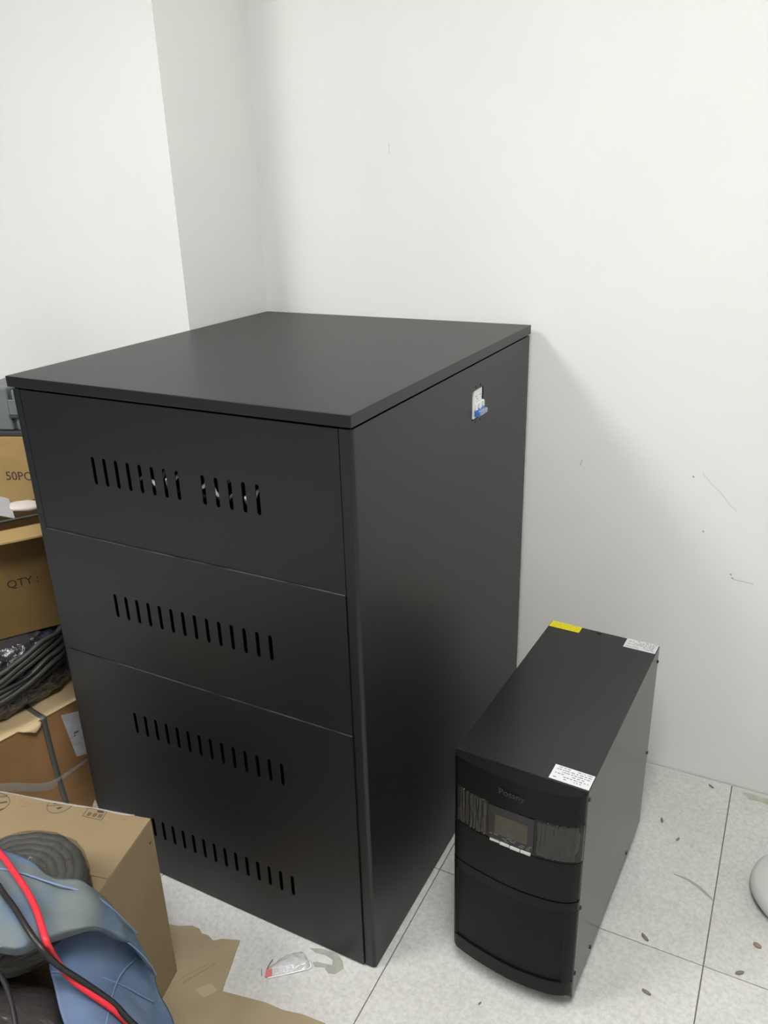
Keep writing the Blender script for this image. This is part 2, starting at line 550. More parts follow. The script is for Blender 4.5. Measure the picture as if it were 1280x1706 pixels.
# four slotted front panels
PX0, PX1 = BX0 + RAIL + 0.0015, BX1 - RAIL - 0.0015
bounds = [(0.8868, 1.1815, 0.0, 1.0065), (0.5945, 0.8858, -0.0028, 0.7115),
          (0.3015, 0.5932, -0.0045, 0.418), (0.006, 0.3005, -0.0040, 0.1215)]
for k, (z0, z1, dy, sz) in enumerate(bounds):
    hs = []
    for s in range(14):
        if k == 0 and s == 8: continue
        hs.append(slot_loop(0.1995 + 0.03 * s, sz, sz + 0.0575 - (0.003 if k else 0), 0.0088))
    y = BY0 + dy
    o = from_bm('front_panel', fill_plate([(PX0, z0), (PX1, z0), (PX1, z1), (PX0, z1)], hs, 0.0016,
                                          lambda u, v, w, y=y: (u, y + w, v)), PC, cab)
    if k in (1, 2):  # pale strip paints the light caught by the panel's top edge
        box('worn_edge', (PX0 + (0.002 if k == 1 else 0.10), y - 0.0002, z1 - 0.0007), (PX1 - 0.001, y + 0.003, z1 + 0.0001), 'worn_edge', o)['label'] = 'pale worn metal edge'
    # folded rim behind the panel so that it reads as a tray
    bm = bmesh.new()
    add_box(bm, (PX0, y + 0.0016, z1 - 0.0016), (PX1, y + 0.018, z1))
    add_box(bm, (PX0, y + 0.0016, z0), (PX1, y + 0.018, z0 + 0.0016))
    add_box(bm, (PX0, y + 0.0016, z0 + 0.0016), (PX0 + 0.0016, y + 0.018, z1 - 0.0016))
    add_box(bm, (PX1 - 0.0016, y + 0.0016, z0 + 0.0016), (PX1, y + 0.018, z1 - 0.0016))
    from_bm('folded_rim', bm, PC, o)
# shelves and the wiring glimpsed through the top row of slots
for z in (0.30, 0.594, 0.887):
    box('shelf', (0.03, 0.03, z - 0.003), (W - 0.03, D - 0.03, z), 'interior', cab)
for k in range(9):
    x = 0.285 + 0.036 * k
    pts = [(x, 0.10, 0.99), (x + 0.01, 0.035, 1.008), (x + 0.02, 0.0115, 1.024 + 0.008 * (k % 3)),
           (x + 0.034, 0.0125, 1.038 - 0.012 * (k % 2)), (x + 0.045, 0.03, 1.052), (x + 0.05, 0.12, 1.045)]
    tube('battery_lead', pts, 0.0035, 'wire_grey' if k % 3 else 'cable_grey', cab, 6, 8)
# breaker
br = thing('circuit_breaker', 'white two-pole circuit breaker with blue toggles, in the cabinet side cut-out', 'circuit breaker',
           (BX1 - 0.001, BY, (BZ0 + BZ1) / 2))
hz = (BZ1 - BZ0) / 2
for s in (-1, 1):
    a = (-0.05, -0.0265 if s < 0 else -0.0005, -hz - 0.008)
    bm = bmesh.new()
    y0, y1 = (-0.0200, 0.0018) if s < 0 else (0.0022, 0.0265)
    add_box(bm, (-0.045, y0, -hz + 0.0008), (0.0, y1, hz - 0.0008))
    bmesh.ops.bevel(bm, geom=list(bm.edges), offset=0.0008, segments=1, affect='EDGES')
    body = from_bm('pole_body', bm, 'breaker_white', br)
    yc = (y0 + y1) / 2 + 0.001
    # raised white nose with the toggle slot
    bm = bmesh.new()
    add_box(bm, (0, yc - 0.0105, -0.012), (0.007, yc - 0.0045, 0.004))
    add_box(bm, (0, yc + 0.0045, -0.012), (0.007, yc + 0.0105, 0.004))
    add_box(bm, (0, yc - 0.0045, 0.0005), (0.006, yc + 0.0045, 0.004))
    bmesh.ops.bevel(bm, geom=list(bm.edges), offset=0.0015, segments=2, affect='EDGES')
    from_bm('toggle_nose', bm, 'breaker_white', body)
    # toggle lever, thrown down
    bm = bmesh.new()
    add_tube(bm, [Vector((0.000, yc, -0.007)), Vector((0.006, yc, -0.012)), Vector((0.010, yc, -0.017))], 0.0040, 8)
    from_bm('toggle', bm, 'breaker_blue', br)
    box('print_line', (0, yc - 0.004, 0.016), (0.0002, yc + 0.005, 0.0175), 'print_grey', body)
    box('print_dot', (0, yc + 0.006, 0.009), (0.0002, yc + 0.0085, 0.012), 'print_dark', body)
box('toggle_bar', (0.0075, -0.015, -0.0225), (0.0155, 0.0225, -0.0125), 'breaker_bar', br, 0.0015)
box('toggle_end', (0.0010, -0.0200, -0.0250), (0.0125, -0.0152, -0.0130), 'breaker_blue', br, 0.0012)

# ---------------------------------------------------------------- tower power supply
ups = thing('power_supply_tower', 'black tower power supply with display and curved front, standing on the floor beside the cabinet',
            'power supply', (0.9192, 0.112, 0), -0.0419)
UW, UD, UH, UZ = 0.2552, 0.5453, 0.5418, 0.030
UM = 'ups_metal'
# wrapped metal cover with a seam to the chassis
box('cover', (0, 0.0, UZ), (UW, UD, UH), UM, ups, 0.0015, 2)
box('chassis_floor', (0.004, 0.006, UZ - 0.006), (UW - 0.004, UD - 0.006, UZ), 'ups_plastic', ups)
PRO = [(0.0, 0.0), (0.002, -0.008), (0.014, -0.018), (0.064, -0.029), (0.14, -0.0365), (0.205, -0.031), (0.238, -0.021), (0.2525, -0.009), (0.2552, 0.0)]
curve = [(p.x, p.y) for p in catmull([(x, y, 0) for x, y in PRO], 6)]
def front_y(x):
    for (xa, ya), (xb, yb) in zip(curve, curve[1:]):
        if xa <= x <= xb: return ya + (yb - ya) * (x - xa) / max(1e-6, xb - xa)
    return 0.0
def bezel(name, z0, z1, material, inset=0.0, rng=None, bev=0.0012, parent=ups, back=-0.0002):
    bm = bmesh.new()
    pts = []
    for x, y in curve:
        yy = y
        if rng is None or rng[0] < x < rng[1]:
            yy = min(0.0, y + inset)
        pts.append((x, yy))
    pts[0] = (0, back); pts[-1] = (UW, back)
    pts = [(x, min(y, back)) for x, y in pts]
    a = [bm.verts.new((x, y, z0)) for x, y in pts]
    b = [bm.verts.new((x, y, z1)) for x, y in pts]
    n = len(a)
    for i in range(n):
        j = (i + 1) % n
        bm.faces.new((a[i], a[j], b[j], b[i]))
    bm.faces.new(a[::-1]); f = bm.faces.new(b)
    if bev > 0:
        es = [e for e in bm.edges if abs(e.verts[0].co.z - e.verts[1].co.z) < 1e-6 and not (e.verts[0].co.y > -0.001 and e.verts[1].co.y > -0.001)]
        bmesh.ops.bevel(bm, geom=es, offset=bev, segments=2, affect='EDGES')
    return from_bm(name, bm, material, parent)
UP = 'ups_plastic'
bezel('bezel_top', 0.4755, UH - 0.0005, UP, bev=0.0016)
band = bezel('display_window', 0.3885, 0.4745, 'gloss_film', inset=0.0012, bev=0.0004)
bezel('bezel_middle', 0.2955, 0.3875, UP, bev=0.0016)
bezel('bezel_lip', 0.270, 0.2925, UP, inset=-0.0008, bev=0.0016)
bezel('front_grille', 0.086, 0.2695, 'ups_recess', inset=0.0035, rng=(0.012, 0.236), bev=0.0)
bezel('bezel_foot', 0.050, 0.0855, UP, bev=0.004)
# wrinkled protective film still on the display window
def film(x0, x1, seed):
    r = random.Random(seed)
    xs = [x0]
    while xs[-1] < x1 - 0.003: xs.append(xs[-1] + r.uniform(0.0022, 0.0055))
    xs[-1] = x1
    rows = []
    for k, x in enumerate(xs):
        a = 0.0004 if k % 2 == 0 or k == len(xs) - 1 else r.uniform(0.0010, 0.0026)
        rows.append([(min(x1, max(x0, x + r.uniform(-0.0012, 0.0012))), front_y(x) + 0.0012 - a * r.uniform(0.4, 1.0), z) for z in (0.3905, 0.408, 0.43, 0.452, 0.4725)])
    sheet('protective_film', rows, 'loose_film', ups, 4, 4, 0.0002, smooth=True)
film(0.010, 0.080, 4)
film(0.176, 0.2495, 9)
# display, its lines and the four silver keys
yb = front_y(0.128) + 0.0012
box('screen_surround', (0.083, yb - 0.0016, 0.397), (0.172, yb + 0.004, 0.4735), 'lcd_bezel', ups, 0.0005)
box('screen', (0.096, yb - 0.0020, 0.4105), (0.160, yb, 0.4555), 'lcd', ups, 0.0003)
for k in range(4):
    x0 = 0.0865 + 0.0206 * k
    box('key', (x0, front_y(x0 + 0.01) - 0.0018, 0.3880), (x0 + 0.0192, front_y(x0 + 0.01) + 0.004, 0.3935), 'silver', ups, 0.0005)
bm = bmesh.new()
rr = random.Random(3)
for row, zz in enumerate((0.4075, 0.4035, 0.3995)):
    x = 0.087
    while x < 0.168:
        l = rr.uniform(0.003, 0.011)
        if rr.random() < 0.7:
            add_box(bm, (x, yb - 0.0019, zz), (min(x + l, 0.169), yb - 0.0012, zz + 0.0011))
        x += l + rr.uniform(0.002, 0.006)
from_bm('screen_print', bm, 'print_grey', ups)
text('brand_lettering', 'Possny', 0.0185, 'logo', ups,
     Matrix.Translation((0.1015, front_y(0.13) - 0.0012, 0.5065)) @ Matrix.Rotation(-0.02, 4, 'Z') @ FRONT, 0.0004)
# screws on the right side
for y, z in ((0.0075, 0.521), (0.5395, 0.503), (0.5385, 0.247), (0.413, 0.042), (0.0075, 0.264), (0.121, 0.042), (0.0075, 0.091)):
    bm = bmesh.new()
    add_tube(bm, [Vector((UW - 0.001, y, z)), Vector((UW + 0.0012, y, z)), Vector((UW + 0.0022, y, z))], [0.0042, 0.0042, 0.0026], 10)
    from_bm('screw', bm, 'screw', ups)
bm = bmesh.new()
add_tube(bm, [Vector((0.118, UD - 0.008, UH - 0.001)), Vector((0.118, UD - 0.008, UH + 0.0012))], 0.0038, 10)
from_bm('screw', bm, 'screw', ups)
# casters
for x in (0.035, UW - 0.035):
    for y in (0.035, UD - 0.05):
        w = box('caster_fork', (x - 0.012, y - 0.006, 0.012), (x + 0.012, y + 0.014, UZ - 0.006), 'ups_plastic', ups, 0.001)
        bm = bmesh.new()
        add_tube(bm, [Vector((x - 0.008, y, 0.0125)), Vector((x + 0.008, y, 0.0125))], 0.0125, 16)
        from_bm('caster_wheel', bm, 'cable_black', w)
# stickers
def sticker(name, x0, y0, x1, y1, material, ink, seed, label, hang=0.0):
    s = box(name, (x0, y0, UH + 0.0001), (x1, y1, UH + 0.0005), material, ups)
    s['label'] = label
    r = random.Random(seed)
    bm = bmesh.new()
    n = 6
    for k in range(n):
        y = y1 - (y1 - y0) * (k + 0.9) / (n + 0.9)
        x = x0 + (x1 - x0) * (0.08 if k % 2 else r.uniform(0.08, 0.35))
        while x < x1 - 0.006:
            l = r.uniform(0.0015, 0.007)
            add_box(bm, (x, y, UH + 0.0005), (min(x + l, x1 - 0.003), y + (y1 - y0) * 0.055, UH + 0.0006))
            x += l + r.uniform(0.0008, 0.0035)
            if r.random() < 0.12: x += 0.012
    from_bm('print', bm, ink, s)
    return s
sticker('warning_sticker', 0.180, 0.005, 0.2535, 0.0455, 'paper_white', 'ink', 1, 'white printed sticker at the front corner')
sticker('rating_sticker', 0.182, 0.505, 0.2535, 0.5447, 'paper_white', 'ink', 2, 'white printed sticker at the rear corner')
ys = sticker('caution_sticker', 0.002, 0.517, 0.075, 0.5447, 'paper_yellow', 'ink_red', 5, 'yellow caution sticker folded over the rear edge')
box('sticker_fold', (0.002, UD, UH - 0.012), (0.075, UD + 0.0004, UH), 'paper_yellow', ys)

# ---------------------------------------------------------------- cartons
T = 0.004
def carton_walls(t, x0, x1, y0, y1, z0, z1, material):
    """four walls and a floor, each wall its own part"""
    box('front_wall', (x0, y0, z0), (x1, y0 + T, z1), material, t, 0.0008, 1)
    box('rear_wall', (x0, y1 - T, z0), (x1, y1, z1), material, t, 0.0008, 1)
    box('side_wall', (x0, y0 + T, z0), (x0 + T, y1 - T, z1), material, t, 0.0008, 1)
    box('side_wall', (x1 - T, y0 + T, z0), (x1, y1 - T, z1), material, t, 0.0008, 1)
    box('bottom', (x0 + T, y0 + T, z0), (x1 - T, y1 - T, z0 + T), material, t)

# big tan carton in front of the cabinet
az = math.atan2(0.23, 0.973)
DH = 0.4165
d = thing('carton', 'big tan cardboard carton with printed handling symbols, under the blue denim', 'carton', (0.409, -0.187, 0.0036), az)
DW, DD = 0.60, 0.300
carton_walls(d, -DW, 0, -DD, 0, 0, DH - T - 0.004, 'kraft_tan')
zt = DH - 0.0036
box('flap', (-DW, -DD / 2 + 0.0005, zt - T), (0.0, 0.0, zt), 'kraft_tan', d, 0.001, 1)
box('flap', (-DW, -DD, zt - T), (0.0, -DD / 2 - 0.0005, zt), 'kraft_tan', d, 0.001, 1)
def ring_loops(cx, cy, r, w, z, n=40, a0=0, a1=2 * PI, sx=1.0):
    out = []
    for i in range(n):
        a, b = a0 + (a1 - a0) * i / n, a0 + (a1 - a0) * (i + 1) / n
        out.append([(cx + sx * r * math.cos(a), cy + r * math.sin(a), z), (cx + sx * r * math.cos(b), cy + r * math.sin(b), z),
                    (cx + sx * (r - w) * math.cos(b), cy + (r - w) * math.sin(b), z), (cx + sx * (r - w) * math.cos(a), cy + (r - w) * math.sin(a), z)])
    return out
def bar(x0, y0, x1, y1, w, z):
    v = Vector((x1 - x0, y1 - y0)); v.normalize(); n = Vector((-v.y, v.x)) * w / 2
    return [(x0 + n.x, y0 + n.y, z), (x1 + n.x, y1 + n.y, z), (x1 - n.x, y1 - n.y, z), (x0 - n.x, y0 - n.y, z)]
# crossed circle cut by the edge
lp = [l for l in ring_loops(-0.197, -0.0045, 0.0255, 0.0012, zt) if max(p[1] for p in l) < -0.0008]
lp.append(bar(-0.2195, -0.0155, -0.183, -0.0015, 0.0014, zt))
quads('no_hooks_symbol', lp, 'print_brown', d)
quads('no_hooks_glyph', [[(-0.198, -0.016, zt), (-0.192, -0.011, zt), (-0.187, -0.012, zt), (-0.193, -0.0185, zt)],
                         [(-0.213, -0.006, zt), (-0.206, -0.0025, zt), (-0.203, -0.005, zt), (-0.210, -0.0075, zt)]], 'print_dark', d)
# boxed stamp with three glyphs
bx = [(-0.136, -0.002), (-0.094, -0.002), (-0.092, -0.026), (-0.134, -0.024)]
quads('stamp_frame', [bar(*bx[i], *bx[(i + 1) % 4], 0.0011, zt) for i in range(4)], 'print_brown', d)
gl = []
for k in range(3):
    x = -0.128 + 0.012 * k
    gl += [bar(x, -0.0125, x + 0.007, -0.0125, 0.0012, zt), bar(x, -0.016, x + 0.007, -0.0165, 0.0012, zt),
           bar(x, -0.020, x + 0.007, -0.020, 0.0012, zt), bar(x + 0.0005, -0.012, x + 0.0005, -0.0205, 0.0012, zt),
           bar(x + 0.0065, -0.012, x + 0.0065, -0.0205, 0.0012, zt), bar(x + 0.0035, -0.0125, x + 0.0035, -0.02, 0.001, zt)]
quads('stamp_glyphs', gl, 'print_brown', d)
quads('stamp_ink', [[(-0.113, -0.0035, zt), (-0.099, -0.004, zt), (-0.098, -0.007, zt), (-0.107, -0.0085, zt), (-0.114, -0.007, zt)]], 'print_dark', d)
# symbols at the left end
quads('fragile_symbol', [bar(-0.345, -0.003, -0.318, -0.006, 0.0014, zt), bar(-0.318, -0.006, -0.322, -0.013, 0.0014, zt), bar(-0.322, -0.013, -0.345, -0.010, 0.0014, zt)]
      + ring_loops(-0.322, -0.032, 0.024, 0.0012, zt, a0=-1.2, a1=1.9) + [bar(-0.318, -0.028, -0.306, -0.022, 0.004, zt), bar(-0.308, -0.048, -0.300, -0.040, 0.004, zt)], 'print_brown', d)
quads('faint_stamp', ring_loops(-0.268, -0.014, 0.013, 0.0007, zt, n=24) + [bar(-0.276, -0.014, -0.26, -0.014, 0.0009, zt), bar(-0.274, -0.018, -0.262, -0.018, 0.0008, zt)]
      , 'brown_tape', d)
quads('faint_ring', ring_loops(-0.05, -0.009, 0.007, 0.0007, zt, n=16), 'brown_tape', d)
# clear tape along the rear edge and a curled tip
sheet('clear_tape', [[(x, 0.0012, zt - 0.016), (x, 0.0012, zt + 0.0004), (x, -0.0035 - 0.002 * math.sin(x * 70), zt + 0.0008)] for x in [-0.58, -0.45, -0.36, -0.30, -0.24, -0.17, -0.12, -0.06, -0.035]],
      'clear_tape', d, 4, 3, 0.0003, 0.0006, 60)
sheet('tape_tip', [[(-0.128, -0.001, zt), (-0.112, -0.001, zt)], [(-0.125, 0.001, zt + 0.010), (-0.116, 0.001, zt + 0.010)], [(-0.121, 0.002, zt + 0.019), (-0.119, 0.002, zt + 0.019)]], 'clear_tape', d, 4, 3, 0.0004)
quads('torn_nick', [[(0.0003, -0.012, zt - 0.045), (0.0003, -0.020, zt - 0.043), (0.0003, -0.017, zt - 0.05)]], 'print_dark', d, Vector((0.0004, 0, 0)))

# strapped carton left of the cabinet
c = thing('carton', 'orange-brown strapped carton with a white label, lowest of the stack beside the cabinet', 'carton',
          (-0.135, -0.1, 0), math.radians(80))
CH = 0.362
cx0, cx1, cd = -0.05, 0.285, 0.33
carton_walls(c, cx0, cx1, 0, cd, 0, CH - T, 'kraft_orange')
box('flap', (cx0, -0.003, CH - T), (cx1, cd / 2 - 0.0006, CH), 'kraft_pale', c, 0.001, 1)
box('flap', (cx0, cd / 2 + 0.0006, CH - T), (cx1, cd, CH), 'kraft_pale', c, 0.001, 1)
sheet('torn_flap', [[(0.035, -0.0032, CH - 0.001), (0.06, -0.0032, CH - 0.001), (0.088, -0.0032, CH - 0.001)],
                    [(0.045, -0.012, CH - 0.006), (0.066, -0.014, CH - 0.009), (0.09, -0.010, CH - 0.006)],
                    [(0.060, -0.013, CH - 0.016), (0.070, -0.017, CH - 0.020), (0.088, -0.012, CH - 0.012)]], 'kraft_pale', c, 4, 4, 0.002)
sheet('strap', [[(0.092, 0.10, CH + 0.0006), (0.106, 0.10, CH + 0.0006)], [(0.092, 0.02, CH + 0.0006), (0.106, 0.02, CH + 0.0006)],
                [(0.0925, -0.004, CH + 0.0003), (0.1065, -0.004, CH + 0.0003)], [(0.0925, -0.005, CH - 0.015), (0.1065, -0.005, CH - 0.015)],
                [(0.094, -0.0035, 0.28), (0.108, -0.0035, 0.28)], [(0.098, -0.0025, 0.18), (0.112, -0.0025, 0.18)],
                [(0.103, -0.0025, 0.09), (0.117, -0.0025, 0.09)], [(0.105, -0.0025, 0.004), (0.119, -0.0025, 0.004)]], 'strap', c, 4, 2, 0.0008)
lab = quads('label', [[(0.145, -0.0006, 0.340), (0.215, -0.0006, 0.318), (0.215, -0.0006, 0.185), (0.163, -0.0006, 0.203)]], 'label_paper', c, Vector((0, 0.0004, 0)))
lab['label'] = 'crumpled white paper label'
quads('label_print', [[(0.168, -0.0008, 0.268), (0.182, -0.0008, 0.268), (0.182, -0.0008, 0.273), (0.168, -0.0008, 0.275)],
                      [(0.166, -0.0008, 0.262), (0.172, -0.0008, 0.262), (0.172, -0.0008, 0.266), (0.166, -0.0008, 0.266)]], 'ink', lab, Vector((0, 0.0001, 0)))
sheet('clear_tape', [[(-0.05, -0.002, 0.262), (-0.05, -0.0012, 0.232)], [(0.0, -0.003, 0.235), (0.0, -0.0012, 0.205)], [(0.04, -0.004, 0.205), (0.04, -0.0012, 0.176)],
                     [(0.08, -0.004, 0.182), (0.085, -0.0012, 0.155)], [(0.13, -0.003, 0.178), (0.13, -0.0012, 0.164)], [(0.18, -0.002, 0.182), (0.18, -0.0012, 0.170)], [(0.24, -0.002, 0.19), (0.24, -0.0012, 0.178)]],
      'clear_tape', c, 5, 3, 0.0003, 0.0015, 40)

# black film-wrapped cable bundle on the strapped carton
bag = thing('wrapped_bundle', 'black bundle of cables in crinkled shiny plastic, squeezed between two cartons', 'cable bundle', (-0.135, -0.1, CH + 0.0005), math.radians(80))
blob('plastic_wrap', (0.10, 0.165, 0.092), (0.150, 0.132, 0.096), 'bag_black', bag, 0.55, 0.010, 55, 150, 70, 0.0005, 0.181)
rb = random.Random(11)
for k in range(8):
    z0 = 0.066 + 0.0115 * k
    z1 = z0 + 0.024 + 0.006 * (k % 3)
    y = 0.036 - 0.004 * math.sin(k * 0.9)
    off = 0.004 * (k % 2)
    tube('cable', [(-0.075, y + 0.05, z0 - 0.012), (-0.045, y + 0.004 - off, z0), (0.02, y - 0.010 - off, z0 + 0.002 + rb.uniform(-0.003, 0.003)),
                   (0.09, y - 0.012 - off, (z0 + z1) / 2 + rb.uniform(-0.006, 0.004)), (0.15, y - 0.008 - off, z1 + 0.002), (0.205, y + 0.004, min(z1 + 0.012, 0.174)), (0.25, y + 0.06, min(z1 + 0.012, 0.174))],
         rb.uniform(0.0055, 0.0078), 'cable_grey' if k % 3 else 'cable_black', bag, 6, 8)

# open carton on the bundle
b = thing('carton', 'open brown carton with QTY printed on its side, sitting on the black bundle', 'carton', (-0.15, 0.124, 0.5455), math.radians(57))
BH = 0.818 - 0.5455
b0, b1, bd = -0.16, 0.148, 0.185
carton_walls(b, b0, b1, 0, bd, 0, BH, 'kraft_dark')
def flap(name, parent, p, q, out, material):
    """a hinged flap from edge p-q swung out along vector out"""
    p, q, out = Vector(p), Vector(q), Vector(out)
    up = (q - p).cross(out); up.normalize()
    if up.z < 0: up = -up
    up *= T
    bm = bmesh.new()
    lo = [p, q, q + out, p + out]
    a = [bm.verts.new(v) for v in lo]; bb = [bm.verts.new(v - up) for v in lo]
    bm.faces.new(a); bm.faces.new(bb[::-1])
    for i in range(4):
        j = (i + 1) % 4
        bm.faces.new((a[i], bb[i], bb[j], a[j]))
    return from_bm(name, bm, material, parent)
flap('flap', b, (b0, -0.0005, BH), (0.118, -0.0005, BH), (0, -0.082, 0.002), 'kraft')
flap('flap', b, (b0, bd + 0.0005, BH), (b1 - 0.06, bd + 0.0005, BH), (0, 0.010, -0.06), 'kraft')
text('qty_lettering', 'QTY :', 0.0285, 'ink_black', b, Matrix.Translation((-0.098, -0.0004, 0.672 - 0.5455)) @ FRONT, 0.0002)
# what sticks out of the open carton
kx = tag(blob('plastic_pouch', (0, 0, 0), (0.040, 0.022, 0.009), 'pink_plastic', None, 0.8, 0.004, 30, 28, 16),
         'glossy pinkish-white plastic pouch lying in the open carton', 'pouch')
kx.location = (-0.250, 0.165, 0.831); kx.rotation_euler = (0.15, 0.12, math.radians(57))
kc = tag(box('folded_card', (-0.05, -0.035, -0.001), (0.05, 0.035, 0.001), 'grey_card', None, 0.0005, 1),
         'pale grey card leaning in the open carton, cut off by the left photo edge', 'card')
kc.location = (-0.268, 0.094, 0.858); kc.rotation_euler = (0.55, 0.5, math.radians(75))
kw = tag(tube('loose_cable', [(-0.275, 0.035, 0.8225), (-0.238, 0.078, 0.8225), (-0.20, 0.135, 0.8225), (-0.165, 0.190, 0.8225), (-0.135, 0.235, 0.8225)], 0.0035, 'cable_grey'),
         'thin grey cable lying along the rim of the open carton', 'cable')

# tall carton behind
a = thing('carton', 'tall brown carton printed 50PC, behind the open carton, carrying the grey case', 'carton', (-0.38, 0.30, 0), math.radians(20))
AH = 0.952
carton_walls(a, -0.26, 0.115, 0, 0.19, 0, AH - T, 'kraft')
box('flap', (-0.26, 0, AH - T), (0.115, 0.0945, AH), 'kraft', a, 0.001, 1)
box('flap', (-0.26, 0.0955, AH - T), (0.115, 0.19, AH), 'kraft', a, 0.001, 1)
text('count_lettering', '50PCS', 0.034, 'print_dark', a, Matrix.Translation((-0.072, -0.0004, 0.8345)) @ FRONT, 0.0002)
box('brown_tape', (-0.24, -0.0006, 0.66), (-0.052, 0, 0.762), 'brown_tape', a)  # darker brown rectangle on the front wall

# grey moulded case on top of it
g = thing('tool_case', 'grey moulded plastic case with a dark latch, on top of the tall carton', 'case', (-0.38, 0.30, AH), math.radians(20))
box('base_tray', (-0.24, 0.008, 0.0), (0.09, 0.17, 0.014), 'dark_gap', g, 0.003)
for k in range(6):
    x0 = -0.228 + 0.052 * k
    box('ribbed_shell', (x0, 0.014, 0.0145), (x0 + 0.042, 0.16, 0.128 if k % 2 else 0.122), 'grey_case', g, 0.006, 3)
box('core', (-0.225, 0.022, 0.0145), (0.078, 0.155, 0.112), 'dark_gap', g, 0.003)
lt = box('latch', (-0.028, 0.008, 0.058), (0.006, 0.0138, 0.098), 'grey_case', g, 0.002)
box('latch_pin', (-0.032, 0.006, 0.050), (0.010, 0.0136, 0.0575), 'dark_gap', lt, 0.002)

# ---------------------------------------------------------------- cable coil, denim, leads on the tan carton
DM = Matrix.Translation((0.409, -0.187, DH + 0.0005)) @ Matrix.Rotation(az, 4, 'Z')
coil = thing('cable_coil', 'coil of black cable wrapped in clear film on the tan carton, half under the denim', 'cable coil',
             DM @ Vector((-0.098, -0.262, 0)), az)
bm = bmesh.new()
for layer in range(5):
    for ring in range(5):
        R_ = 0.112 - 0.0135 * ring - (0.004 if layer in (0, 4) else 0)
        z = 0.0085 + 0.0165 * layer
        pts = [Vector((R_ * math.cos(t * 2 * PI / 48) * (1 + 0.02 * math.sin(3 * t + ring)), R_ * math.sin(t * 2 * PI / 48) * (1 + 0.02 * math.cos(2 * t + layer)), z + 0.0008 * math.sin(t * 0.8 + ring))) for t in range(48)]
        add_tube(bm, pts, 0.0083, 8, closed=True)
co = from_bm('cable_windings', bm, 'cable_grey', coil, smooth=True)
co['kind'] = 'stuff'
bm = bmesh.new()
NU, NV = 64, 20
grid = []
for i in range(NU):
    th = 2 * PI * i / NU
    row = []
    for k in range(NV):
        q = 2 * PI * k / NV
        rr_ = 0.0795 + 0.0425 * max(-1, min(1, 1.3 * math.cos(q)))
        zz = 0.0425 + 0.0425 * max(-0.96, min(1, 1.3 * math.sin(q)))
        p = Vector((rr_ * math.cos(th), rr_ * math.sin(th), zz))
        p += Vector((math.cos(th) * math.cos(q), math.sin(th) * math.cos(q), max(0, math.sin(q)))) * (0.003 * noise.noise(p * 45))
        row.append(bm.verts.new(p))
    grid.append(row)
for i in range(NU):
    for k in range(NV):
        bm.faces.new((grid[i][k], grid[(i + 1) % NU][k], grid[(i + 1) % NU][(k + 1) % NV], grid[i][(k + 1) % NV]))
from_bm('film_wrap', bm, 'coil_wrap', coil, smooth=True)

# black plastic bundle on the floor in front of the tan carton
bb = thing('plastic_bundle', 'dark crinkled plastic sack at the lower left corner, in front of the tan carton', 'sack', (0.409, -0.187, 0), az)
blob('sack', (-0.105, -0.520, 0.204), (0.185, 0.205, 0.203), 'bag_purple', bb, 0.34, 0.007, 16, 72, 44, 0.0005, 0.4155)

FOLD = [[(0.2788, -0.4379, 0.515), (0.359, -0.4971, 0.525), (0.4338, -0.551, 0.54), (0.4655, -0.5766, 0.535), (0.4593, -0.5768, 0.515)], [(0.3634, -0.4228, 0.512), (0.4285, -0.4784, 0.527), (0.4962, -0.5368, 0.545), (0.5226, -0.5619, 0.54), (0.5157, -0.5596, 0.517)], [(0.4371, -0.4265, 0.507), (0.4874, -0.4701, 0.522), (0.5266, -0.5093, 0.532), (0.536, -0.5254, 0.527), (0.5264, -0.5221, 0.505)], [(0.4812, -0.4057, 0.5), (0.5237, -0.4421, 0.512), (0.5522, -0.4635, 0.51), (0.5639, -0.471, 0.505), (0.5528, -0.4646, 0.48)], [(0.5173, -0.3957, 0.455), (0.544, -0.4143, 0.462), (0.5603, -0.4276, 0.458), (0.565, -0.4301, 0.45), (0.5571, -0.425, 0.43)], [(0.5229, -0.3734, 0.385), (0.542, -0.3816, 0.38), (0.5581, -0.3884, 0.375), (0.5691, -0.393, 0.368), (0.5662, -0.3907, 0.35)], [(0.5389, -0.3596, 0.315), (0.5484, -0.3634, 0.31), (0.561, -0.3707, 0.305), (0.57, -0.3771, 0.3), (0.5682, -0.375, 0.285)]]
LEG = [[(0.4918, -0.4905, 0.45), (0.5018, -0.4488, 0.45), (0.5139, -0.4045, 0.41), (0.5323, -0.3752, 0.34), (0.5458, -0.3558, 0.265)], [(0.5041, -0.5106, 0.44), (0.5258, -0.4751, 0.432), (0.5331, -0.4288, 0.385), (0.5487, -0.3914, 0.31), (0.562, -0.3643, 0.235)], [(0.5409, -0.5341, 0.43), (0.5645, -0.5033, 0.414), (0.5713, -0.4581, 0.365), (0.5763, -0.4115, 0.285), (0.5808, -0.3717, 0.21)], [(0.5884, -0.5611, 0.42), (0.6156, -0.5316, 0.4), (0.6196, -0.4857, 0.345), (0.6072, -0.4286, 0.26), (0.5941, -0.3739, 0.18)], [(0.6349, -0.5896, 0.4), (0.6563, -0.5568, 0.37), (0.6622, -0.5131, 0.315), (0.6472, -0.4545, 0.23), (0.6297, -0.3958, 0.15)]]
RED = [(0.2816, -0.4346, 0.537), (0.3513, -0.4517, 0.538), (0.395, -0.4659, 0.54), (0.4509, -0.486, 0.545), (0.4982, -0.5065, 0.55), (0.5387, -0.5284, 0.552), (0.5634, -0.5413, 0.543), (0.5441, -0.5206, 0.472), (0.5597, -0.5182, 0.449), (0.5791, -0.513, 0.43), (0.612, -0.4973, 0.388), (0.6284, -0.4869, 0.352), (0.6692, -0.4704, 0.29)]
